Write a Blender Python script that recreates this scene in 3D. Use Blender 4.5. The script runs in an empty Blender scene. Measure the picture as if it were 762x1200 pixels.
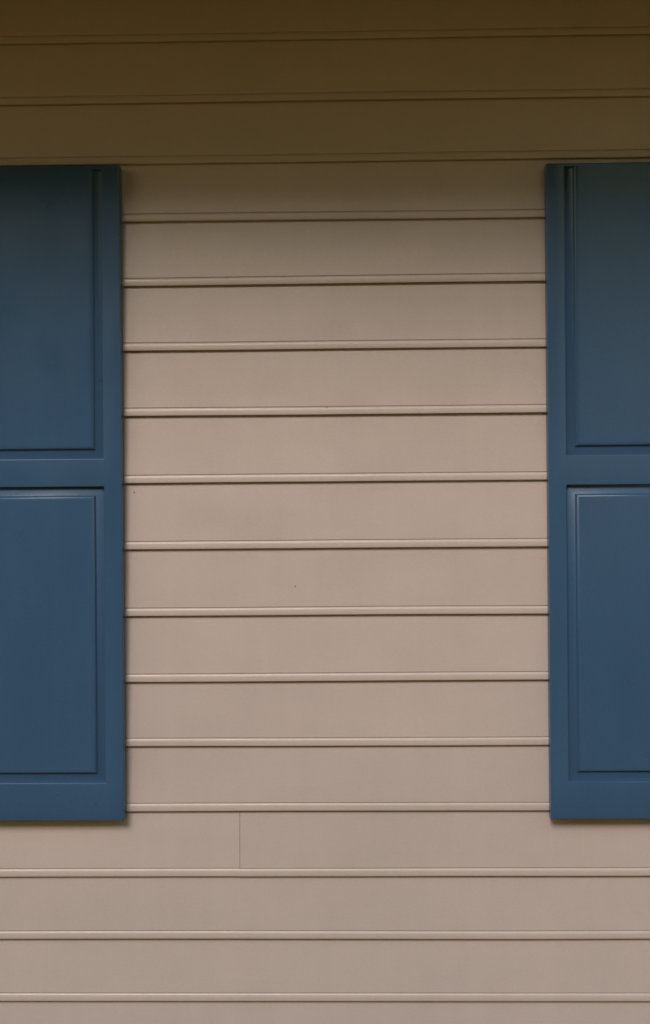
import bpy, bmesh, math, random
from mathutils import Vector, Matrix, noise
R = math.radians
random.seed(7)
scene = bpy.context.scene
C = scene.collection

# ------------------------------------------------------------------ camera
PW, PH = 762.0, 1200.0                 # the photograph's size in pixels
F_PX = 1347.0                          # focal length in photograph pixels
CAM_LOC = Vector((0.045, -2.44, 1.55))
YAW, PITCH, ROLL = R(1.07), R(0.0), R(-0.43)
cam_d = bpy.data.cameras.new('camera'); cam = bpy.data.objects.new('camera', cam_d)
C.objects.link(cam); scene.camera = cam
cam_d.sensor_fit = 'VERTICAL'; cam_d.sensor_height = 36.0
cam_d.lens = 36.0 * F_PX / PH
cam_d.clip_start = 0.05; cam_d.clip_end = 5000
CAM_ROT = (Matrix.Rotation(YAW, 3, 'Z') @ Matrix.Rotation(R(90) + PITCH, 3, 'X') @ Matrix.Rotation(ROLL, 3, 'Z'))
cam.matrix_world = Matrix.Translation(CAM_LOC) @ CAM_ROT.to_4x4()
scene.render.resolution_x, scene.render.resolution_y = 650, 1024

def at(px, py, Y):
    """point on the vertical plane y = Y seen at a pixel of the photograph"""
    d = CAM_ROT @ Vector(((px - PW/2)/F_PX, -(py - PH/2)/F_PX, -1.0))
    return CAM_LOC + d * ((Y - CAM_LOC.y)/d.y)

# ------------------------------------------------------------------ sky, sun, exposure
SUN_EL, SUN_AZ = R(38), R(-14)         # azimuth measured from straight in front of the wall, minus = left
w = bpy.data.worlds.new('World'); scene.world = w; w.use_nodes = True
nt = w.node_tree; bg = nt.nodes['Background']
sky = nt.nodes.new('ShaderNodeTexSky'); sky.sky_type = 'NISHITA'; sky.sun_disc = False
sky.sun_elevation = SUN_EL
sdir = Vector((math.sin(SUN_AZ)*math.cos(SUN_EL), -math.cos(SUN_AZ)*math.cos(SUN_EL), math.sin(SUN_EL)))
sky.sun_rotation = math.atan2(sdir.x, sdir.y)
sky.air_density = 3.0; sky.dust_density = 0.0
nt.links.new(sky.outputs[0], bg.inputs[0]); bg.inputs[1].default_value = 0.10
sl = bpy.data.lights.new('sun', 'SUN'); sl.energy = 1.5; sl.angle = R(22); sl.color = (1.0, 0.87, 0.70)
sun = bpy.data.objects.new('sun', sl); C.objects.link(sun); sun.location = (-3, -6, 6)
sun.rotation_euler = (-sdir).to_track_quat('-Z', 'Y').to_euler()
vs = scene.view_settings
vs.view_transform = 'Standard'; vs.look = 'None'; vs.gamma = 1.0; vs.use_curve_mapping = False
vs.exposure = 0.71
scene.render.engine = 'CYCLES'

# ------------------------------------------------------------------ materials
def material(name, col, rough=0.5, spec=0.5, var=0.06, scale=6.0, stretch=(1,1,1), bump=0.0, bscale=300.0,
             bstretch=(1,1,1), rand=0.0, col2=None, rvar=0.0, streak=0.0, fine=2.2):
    m = bpy.data.materials.new(name); m.use_nodes = True
    t = m.node_tree; N = t.nodes; L = t.links; p = N['Principled BSDF']
    p.inputs['Roughness'].default_value = rough; p.inputs['Specular IOR Level'].default_value = spec
    geo = N.new('ShaderNodeNewGeometry')
    def tex(sc, st, detail, rough_=0.55):
        mp = N.new('ShaderNodeMapping'); mp.inputs['Scale'].default_value = st
        L.new(geo.outputs['Position'], mp.inputs['Vector'])
        n = N.new('ShaderNodeTexNoise'); n.inputs['Scale'].default_value = sc
        n.inputs['Detail'].default_value = detail; n.inputs['Roughness'].default_value = rough_
        L.new(mp.outputs[0], n.inputs['Vector']); return n
    n1 = tex(scale, stretch, 5)
    ramp = N.new('ShaderNodeValToRGB')
    c2 = col2 or col
    ramp.color_ramp.elements[0].position = 0.3; ramp.color_ramp.elements[1].position = 0.7
    ramp.color_ramp.elements[0].color = tuple(max(0, c*(1-var)) for c in col) + (1,)
    ramp.color_ramp.elements[1].color = tuple(min(1, c*(1+var)) for c in c2) + (1,)
    L.new(n1.outputs['Fac'], ramp.inputs[0])
    out = ramp.outputs[0]
    if rand:
        oi = N.new('ShaderNodeObjectInfo'); mr = N.new('ShaderNodeMapRange')
        mr.inputs['To Min'].default_value = 1-rand; mr.inputs['To Max'].default_value = 1+rand
        L.new(oi.outputs['Random'], mr.inputs['Value'])
        hs = N.new('ShaderNodeHueSaturation'); L.new(mr.outputs[0], hs.inputs['Value'])
        L.new(out, hs.inputs['Color']); out = hs.outputs[0]
    if streak:                           # faint rain streaks and fine dust
        for sc, st, amt in ((1.0, (26, 26, 2.2), streak), (300, (0.6, 1, 1), streak*fine)):
            if not amt: continue
            ns = tex(sc, st, 4); mr = N.new('ShaderNodeMapRange')
            mr.inputs['From Min'].default_value = 0.3; mr.inputs['From Max'].default_value = 0.7
            mr.inputs['To Min'].default_value = 1-amt; mr.inputs['To Max'].default_value = 1+amt*.6
            L.new(ns.outputs['Fac'], mr.inputs['Value'])
            hs = N.new('ShaderNodeHueSaturation'); L.new(mr.outputs[0], hs.inputs['Value'])
            L.new(out, hs.inputs['Color']); out = hs.outputs[0]
    L.new(out, p.inputs['Base Color'])
    if rvar:
        n3 = tex(9, (1,1,1), 4); mr2 = N.new('ShaderNodeMapRange')
        mr2.inputs['From Min'].default_value = 0.3; mr2.inputs['From Max'].default_value = 0.7
        mr2.inputs['To Min'].default_value = rough-rvar; mr2.inputs['To Max'].default_value = rough+rvar
        L.new(n3.outputs['Fac'], mr2.inputs['Value']); L.new(mr2.outputs[0], p.inputs['Roughness'])
    if bump:
        n2 = tex(bscale, bstretch, 3); b = N.new('ShaderNodeBump')
        b.inputs['Strength'].default_value = bump; b.inputs['Distance'].default_value = 0.001
        L.new(n2.outputs['Fac'], b.inputs['Height']); L.new(b.outputs[0], p.inputs['Normal'])
    return m

M_SIDING = material('tan_siding_paint', (0.480, 0.398, 0.412), 0.36, 0.5, var=0.035, scale=5, stretch=(0.6,1,1.6),
                    bump=0.22, bscale=420, bstretch=(0.35,1,1), rand=0.025, streak=0.02, rvar=0.07)
M_TRIM = material('tan_trim_paint', (0.46, 0.37, 0.28), 0.5, 0.4, var=0.04)
M_SHUTTER = material('blue_shutter_paint', (0.034, 0.086, 0.190), 0.30, 0.45, var=0.05, scale=5, stretch=(1.4,1,0.5),
                     bump=0.22, bscale=260, bstretch=(1,1,0.12), rvar=0.03, streak=0.03, fine=2.6)
M_NAIL = material('weathered_nail', (0.10, 0.08, 0.065), 0.7, 0.3)
M_CORE = material('house_sheathing', (0.18, 0.13, 0.09), 0.9, 0.1)
M_FOUND = material('foundation_block', (0.30, 0.28, 0.25), 0.9, 0.2, var=0.12, scale=12, bump=0.5, bscale=90)
M_ROOF = material('roof_shingle', (0.09, 0.075, 0.065), 0.9, 0.2, var=0.2, scale=14, bump=0.6, bscale=60)
M_LOW_BOUNCE = material('low_bounce_ground', (0.045, 0.032, 0.022), 0.95, 0.1, var=0.3, scale=30)
M_WARM_BOUNCE = material('warm_bounce_ground', (0.27, 0.165, 0.022), 0.95, 0.1, var=0.35, scale=40, bump=0.8, bscale=70)  # brown set for the warm light it bounces onto the upper wall
M_GRASS = material('lawn', (0.055, 0.085, 0.022), 0.9, 0.2, var=0.3, scale=3, bump=0.8, bscale=60)
M_LEAF = material('added_hedge_leaf', (0.045, 0.075, 0.022), 0.6, 0.3, var=0.35, scale=4)
M_BRANCH = material('added_hedge_branch', (0.05, 0.04, 0.025), 0.9, 0.1)

# ------------------------------------------------------------------ helpers
def link(name, me, mat, parent=None):
    if mat and not me.materials: me.materials.append(mat)
    o = bpy.data.objects.new(name, me); C.objects.link(o)
    if parent: o.parent = parent
    return o
def mesh_of(name, verts, faces, sharp=35, smooth=True):
    me = bpy.data.meshes.new(name); me.from_pydata(verts, [], faces)
    bm = bmesh.new(); bm.from_mesh(me); bmesh.ops.recalc_face_normals(bm, faces=bm.faces); bm.to_mesh(me); bm.free()
    if smooth:
        me.polygons.foreach_set('use_smooth', [True]*len(me.polygons)); me.set_sharp_from_angle(angle=R(sharp))
    return me
def box(name, x0, x1, y0, y1, z0, z1, mat, parent=None, bevel=0.0):
    v = [(x,y,z) for x in (x0,x1) for y in (y0,y1) for z in (z0,z1)]
    f = [(0,1,3,2),(4,6,7,5),(0,4,5,1),(2,3,7,6),(0,2,6,4),(1,5,7,3)]
    o = link(name, mesh_of(name, v, f), mat, parent)
    if bevel:
        b = o.modifiers.new('bevel', 'BEVEL'); b.width = bevel; b.segments = 2
    return o
def tag(o, label=None, cat=None, group=None, kind=None):
    for k, v in (('label', label), ('category', cat), ('group', group), ('kind', kind)):
        if v: o[k] = v
    return o
def empty(name, loc):
    o = bpy.data.objects.new(name, None); C.objects.link(o); o.location = loc; o.empty_display_size = 0.1
    return o

# ------------------------------------------------------------------ ground
g = 2000
tag(link('ground', mesh_of('ground', [(-g,-g,0),(g,-g,0),(g,g,0),(-g,g,0)], [(0,1,2,3)]), M_GRASS), kind='structure')
def sheet(name, x0, x1, y0, y1, z, mat):
    tag(link(name, mesh_of(name, [(x0,y0,z),(x1,y0,z),(x1,y1,z),(x0,y1,z)], [(0,1,2,3)]), mat), kind='structure')
sheet('warm_bounce_bed', -12, 12, -11, -1.2, .004, M_WARM_BOUNCE)  # unseen brown sheet, added to bounce warm light up the wall
sheet('low_bounce_bed', -4.6, 4.6, -1.2, 0.1, .004, M_LOW_BOUNCE)  # unseen dark strip, added to cut warm bounce on the lower boards

# ------------------------------------------------------------------ house: core, eave, siding
HX = 4.0                                # half the wall's length
SOFFIT_Z, EAVE_D = 2.76, 0.96
house = tag(empty('house', (0,0,0)), 'house wall of tan beaded lap siding boards shaded by its eave', 'house')
wall = box('wall', -HX, HX, 0.0, 5.0, 0.30, SOFFIT_Z+0.1, M_CORE, house)
box('foundation', -HX+.02, HX-.02, 0.02, 4.98, -0.05, 0.301, M_FOUND, house)
eave = box('eave_soffit', -HX-.3, HX+.3, -EAVE_D, 0.4, SOFFIT_Z, SOFFIT_Z+0.02, M_TRIM, house)
box('fascia', -HX-.3, HX+.3, -EAVE_D-.022, -EAVE_D, SOFFIT_Z-.012, SOFFIT_Z+0.19, M_TRIM, eave, .002)
rf = []
for x in (-HX-.35, HX+.35):
    rf += [(x,-EAVE_D-.06,SOFFIT_Z+.17),(x,2.5,SOFFIT_Z+1.65),(x,5.9,SOFFIT_Z+.17),(x,5.9,SOFFIT_Z+.20),(x,2.5,SOFFIT_Z+1.70),(x,-EAVE_D-.06,SOFFIT_Z+.20)]
n = 6
link('roof', mesh_of('roof', rf, [tuple(range(6)), tuple(range(6,12))] + [(i,(i+1)%6,6+(i+1)%6,6+i) for i in range(6)], smooth=False), M_ROOF, house)

# bottom edges of the siding courses, from the dark laps in the photograph (at x = 390)
LAPS = [47, 119, 190.5, 258.3, 333.5, 410, 486.8, 565.3, 643, 721.5, 799, 875, 951, 1027.8, 1101, 1174]
zb = [at(390, y-1.0, -0.016).z for y in LAPS]
while zb[0] + 0.135 < SOFFIT_Z: zb.insert(0, zb[0] + 0.135)
while zb[-1] - 0.136 > 0.24: zb.append(zb[-1] - 0.136)

def board_mesh(x0, x1, z0, z1, seed, gap0=0.0, gap1=0.0):
    """beaded clapboard, bottom edge at z0, top (hidden under the course above) at z1"""
    H = z1 - z0; slope = 0.0085/H
    f = lambda u: 0.0180 - slope*u
    P = [(H, f(H)-.010), (H, f(H))]
    for k in (0.75, 0.5, 0.25): P.append((.020 + (H-.020)*k, f(.020 + (H-.020)*k)))
    P += [(.0182, f(.0182)), (.0172, f(.0172)-.0007), (.0166, f(.0166)-.0020)]
    for u, e in ((.0161,-.0012),(.0152,-.0002),(.0140,.0005),(.0122,.0010),(.0100,.0012),(.0072,.0012),(.0044,.0011),(.0020,.0009),(.0008,.0005)):
        P.append((u, f(u)+e))
    P += [(.0001, f(0)-.0004), (.0001, f(0)-.0016), (.0090, f(0)-.0030), (.0110, .0108), (.0120, .0085)]
    nseg = max(2, int((x1-x0)/0.12)); n = len(P)
    V, F = [], []
    for i in range(nseg+1):
        x = x0 + (x1-x0)*i/nseg
        wz = noise.noise(Vector((x*1.3, seed*3.7, 0)))*.0015 + noise.noise(Vector((x*5, seed*9.1, 4)))*.0003
        wd = noise.noise(Vector((x*1.1, seed*5.3, 9)))*.0009
        for (u, d) in P:
            g = (gap0 if i == 0 else -gap1 if i == nseg else 0.0) if u > .017 else 0.0   # filled with paint at the bead
            V.append((x + g, -(d + wd), z0 + u + wz))
    for i in range(nseg):
        for k in range(n):
            a, b = i*n+k, i*n+(k+1)%n
            F.append((a, b, b+n, a+n))
    F += [tuple(range(n)), tuple(range(nseg*n, nseg*n+n))]
    return mesh_of('siding_board', V, F, sharp=21)

JOINT_X = at(281, 985, -0.018).x
LJ = 12 + (len(zb) - len(LAPS) - sum(1 for z in zb if z < at(390,1174-1,-.016).z - .01)) + 1   # the course with the open butt joint
for i, z in enumerate(zb):
    top = (zb[i-1] + 0.027) if i else min(SOFFIT_Z + 0.01, z + 0.165)
    if i == LJ: cuts = [JOINT_X]
    else:
        s = random.choice((-1, 1)); cuts = [s*random.uniform(1.15, 2.6)]
    c = cuts[0]
    while c - 3.2 > -HX + .3: c -= 3.2; cuts.insert(0, c)
    c = cuts[-1]
    while c + 3.2 < HX - .3: c += 3.2; cuts.append(c)
    xs = [-HX] + cuts + [HX]
    for k in range(len(xs)-1):
        link('siding_board', board_mesh(xs[k], xs[k+1], z, top, i*7.3 + k*2.1, .0004 if k else 0, .0004 if k < len(xs)-2 else 0),
             M_SIDING, wall)

# face nails that stand out as dark specks
for px, py in ((383, 478), (346, 687), (157, 577)):
    p = at(px, py, -0.0165)
    i = max(k for k in range(len(zb)) if zb[k] > p.z) + 1
    u = p.z - zb[i]; H = zb[i-1] + .027 - zb[i]; d = .0180 - .0085/H*u
    V = [(p.x, -d-.0010, p.z)]; F = []
    for k in range(10): a = k*math.pi/5; V.append((p.x+.0014*math.cos(a), -d-.0006, p.z+.0014*math.sin(a)))
    for k in range(10): a = k*math.pi/5; V.append((p.x+.0014*math.cos(a), -d+.004, p.z+.0014*math.sin(a)))
    for k in range(10): F += [(0, 1+k, 1+(k+1)%10), (1+k, 11+k, 11+(k+1)%10, 1+(k+1)%10)]
    link('nail_head', mesh_of('nail_head', V, F), M_NAIL, wall)

# ------------------------------------------------------------------ shutters
BACK, FACE = 0.0170, 0.0430             # distances of a shutter's back and face from the wall
def shutter(label, xin, ytop, ybot, side, rows):
    """xin: pixel column of the edge next to the bare wall; side -1 = body lies to the left; rows: pixel rows"""
    xm = at(xin, 580, -FACE).x
    row = lambda y: at(72 if side < 0 else 704, y, -FACE).z
    W = 0.372
    x0, x1 = (xm - W, xm) if side < 0 else (xm, xm + W)
    z0, z1 = row(ybot), row(ytop)
    root = tag(empty('shutter', ((x0+x1)/2, -BACK, z0)), label, 'shutter', 'blue shutters flanking the bare strip of siding')
    ox, oy, oz = root.location
    s = 0.0372
    xs = [x0, x0+s, x1-s, x1]
    zs = [z0] + [row(y) for y in rows] + [z1]      # bottom rail, lower opening, lock rail, upper opening, top rail
    V, F, idx = [], [], {}
    for i, x in enumerate(xs):
        for j, z in enumerate(zs):
            for k, d in enumerate((FACE, BACK)):
                idx[i,j,k] = len(V); V.append((x-ox, -d-oy, z-oz))
    hole = lambda i, j: i == 1 and j in (1, 3)
    inside = lambda i, j: 0 <= i < 3 and 0 <= j < 5 and not hole(i, j)
    for i in range(3):
        for j in range(5):
            if hole(i, j): continue
            for k in (0, 1): F.append((idx[i,j,k], idx[i+1,j,k], idx[i+1,j+1,k], idx[i,j+1,k]))
            for (a, b, nb) in (((i,j),(i+1,j),(i,j-1)), ((i,j+1),(i+1,j+1),(i,j+1)), ((i,j),(i,j+1),(i-1,j)), ((i+1,j),(i+1,j+1),(i+1,j))):
                if not inside(*nb): F.append((idx[a+(0,)], idx[b+(0,)], idx[b+(1,)], idx[a+(1,)]))
    me = mesh_of('frame', V, F, smooth=False)
    bm = bmesh.new(); bm.from_mesh(me)
    ed = [e for e in bm.edges if len(e.link_faces) == 2 and e.calc_face_angle() > 1.0]
    bmesh.ops.bevel(bm, geom=ed, offset=.0017, segments=3, profile=.5, affect='EDGES')
    bm.to_mesh(me); bm.free()
    me.polygons.foreach_set('use_smooth', [True]*len(me.polygons)); me.set_sharp_from_angle(angle=R(40))
    link('frame', me, M_SHUTTER, root)
    PROF = [(-.0015, -.020), (-.0015, -.0106), (.0025, -.0106), (.0040, -.0102), (.0178, -.0064), (.0186, -.0057),
            (.0197, -.0037), (.0212, -.0018), (.0230, -.0006), (.0252, -.0001), (.0300, .0001)]
    for j in (1, 3):
        V, F = [], []
        for (ins, dep) in PROF:
            d = FACE + dep - .0004; zt = zs[j+1] + (.002 if j == 3 else 0)   # the upper panel runs on behind the thin top lip
            for (x, z) in ((xs[1]+ins, zs[j]+ins), (xs[2]-ins, zs[j]+ins), (xs[2]-ins, zt-(0 if j == 3 else ins)), (xs[1]+ins, zt-(0 if j == 3 else ins))):
                V.append((x-ox, -d-oy, z-oz))
        for r in range(len(PROF)-1):
            for k in range(4): F.append((r*4+k, r*4+(k+1)%4, r*4+4+(k+1)%4, r*4+4+k))
        F += [(0,1,2,3), tuple(len(V)-4+k for k in range(4))]
        link('raised_panel', mesh_of('raised_panel', V, F, sharp=27), M_SHUTTER, root)
    # flush fastener caps in the bottom rail
    for px in (xs[1] + .025, xs[2] - .025):
        zc = (zs[0]+zs[1])/2 - .003
        V = [(px-ox, -FACE-.0008-oy, zc-oz)]; F = []
        for rr, dd in ((.0034, .0007), (.0046, -.003)):
            for k in range(14): a = k*math.pi/7; V.append((px+rr*math.cos(a)-ox, -FACE-dd-oy, zc+rr*math.sin(a)-oz))
        for k in range(14): F += [(0,1+k,1+(k+1)%14), (1+k,15+k,15+(k+1)%14,1+(k+1)%14)]
        link('fastener_cap', mesh_of('fastener_cap', V, F), M_SHUTTER, root)
    return root
shutter('blue raised panel shutter with a siding butt joint just below its corner', 142.8, 194.5, 962, -1, (918, 570.5, 538, 198.5))
shutter('blue raised panel shutter, the one farther from the siding butt joint', 643.2, 190.5, 960, 1, (916, 568, 533.5, 194.5))

# ------------------------------------------------------------------ unseen evergreens added across the yard to keep low sky light off the wall
def added_hedge(label, x0, x1, y0, y1, h, seed):
    rnd = random.Random(seed)
    root = tag(empty('added_hedge', ((x0+x1)/2, (y0+y1)/2, 0)), label, 'added_hedge', 'unseen evergreens added to block low sky')
    cx, cy = root.location.x, root.location.y
    top = lambda x: h + 1.3*noise.noise(Vector((x*.45, seed, 3))) + .7*noise.noise(Vector((x*1.3, seed, 8)))
    V, F, ns = [], [], 80
    for k in range(ns+1):
        x = x0 + .4 + (x1-x0-.8)*k/ns
        for (y, z) in ((y0+.5, 0), (y0+.5, top(x)-.7), (y1-.5, top(x)-.7), (y1-.5, 0)): V.append((x-cx, y-cy, z))
    for k in range(ns):
        for m in range(4): F.append((k*4+m, k*4+(m+1)%4, k*4+4+(m+1)%4, k*4+4+m))
    F += [(0,1,2,3), tuple(ns*4+m for m in range(4))]
    link('added_branches', mesh_of('added_branches', V, F, smooth=False), M_BRANCH, root)
    V, F = [], []
    for _ in range(int(620*(x1-x0))):
        x, y, z = rnd.uniform(x0,x1), rnd.uniform(y0,y1), 0
        z = rnd.uniform(.03, top(x))
        fc = rnd.choice('xyYYYYyzz')
        dpt = rnd.random()**2*.5 + noise.noise(Vector((x*.7,z*.7,seed)))*.25
        if fc == 'x': x = rnd.choice((x0+dpt, x1-dpt))
        elif fc == 'z': z = top(x) - dpt
        else: y = (y1 - dpt) if fc == 'Y' else (y0 + dpt)
        q = Matrix.Rotation(rnd.uniform(0,6.28),3,'Z') @ Matrix.Rotation(rnd.uniform(-1.1,1.1),3,'X')
        l, wd = rnd.uniform(.22,.42), rnd.uniform(.10,.18)
        b = len(V); c = Vector((x-cx,y-cy,z))
        for p in ((-wd,0,0),(0,-l,0),(wd,0,0),(0,l,0)): V.append(c + q @ Vector(p))
        F.append((b,b+1,b+2,b+3))
    me = bpy.data.meshes.new('added_foliage'); me.from_pydata(V, [], F)
    link('added_foliage', me, M_LEAF, root)
added_hedge('long stretch of tall unseen evergreens added to block low sky from the wall', -14.0, 4.2, -21.0, -18.0, 11.5, 1)
added_hedge('unseen evergreens added beyond a gap left for a sky reflection', 7.4, 30.0, -21.0, -18.0, 11.5, 2)  # row end and gap placed so sky reflects in the shutters
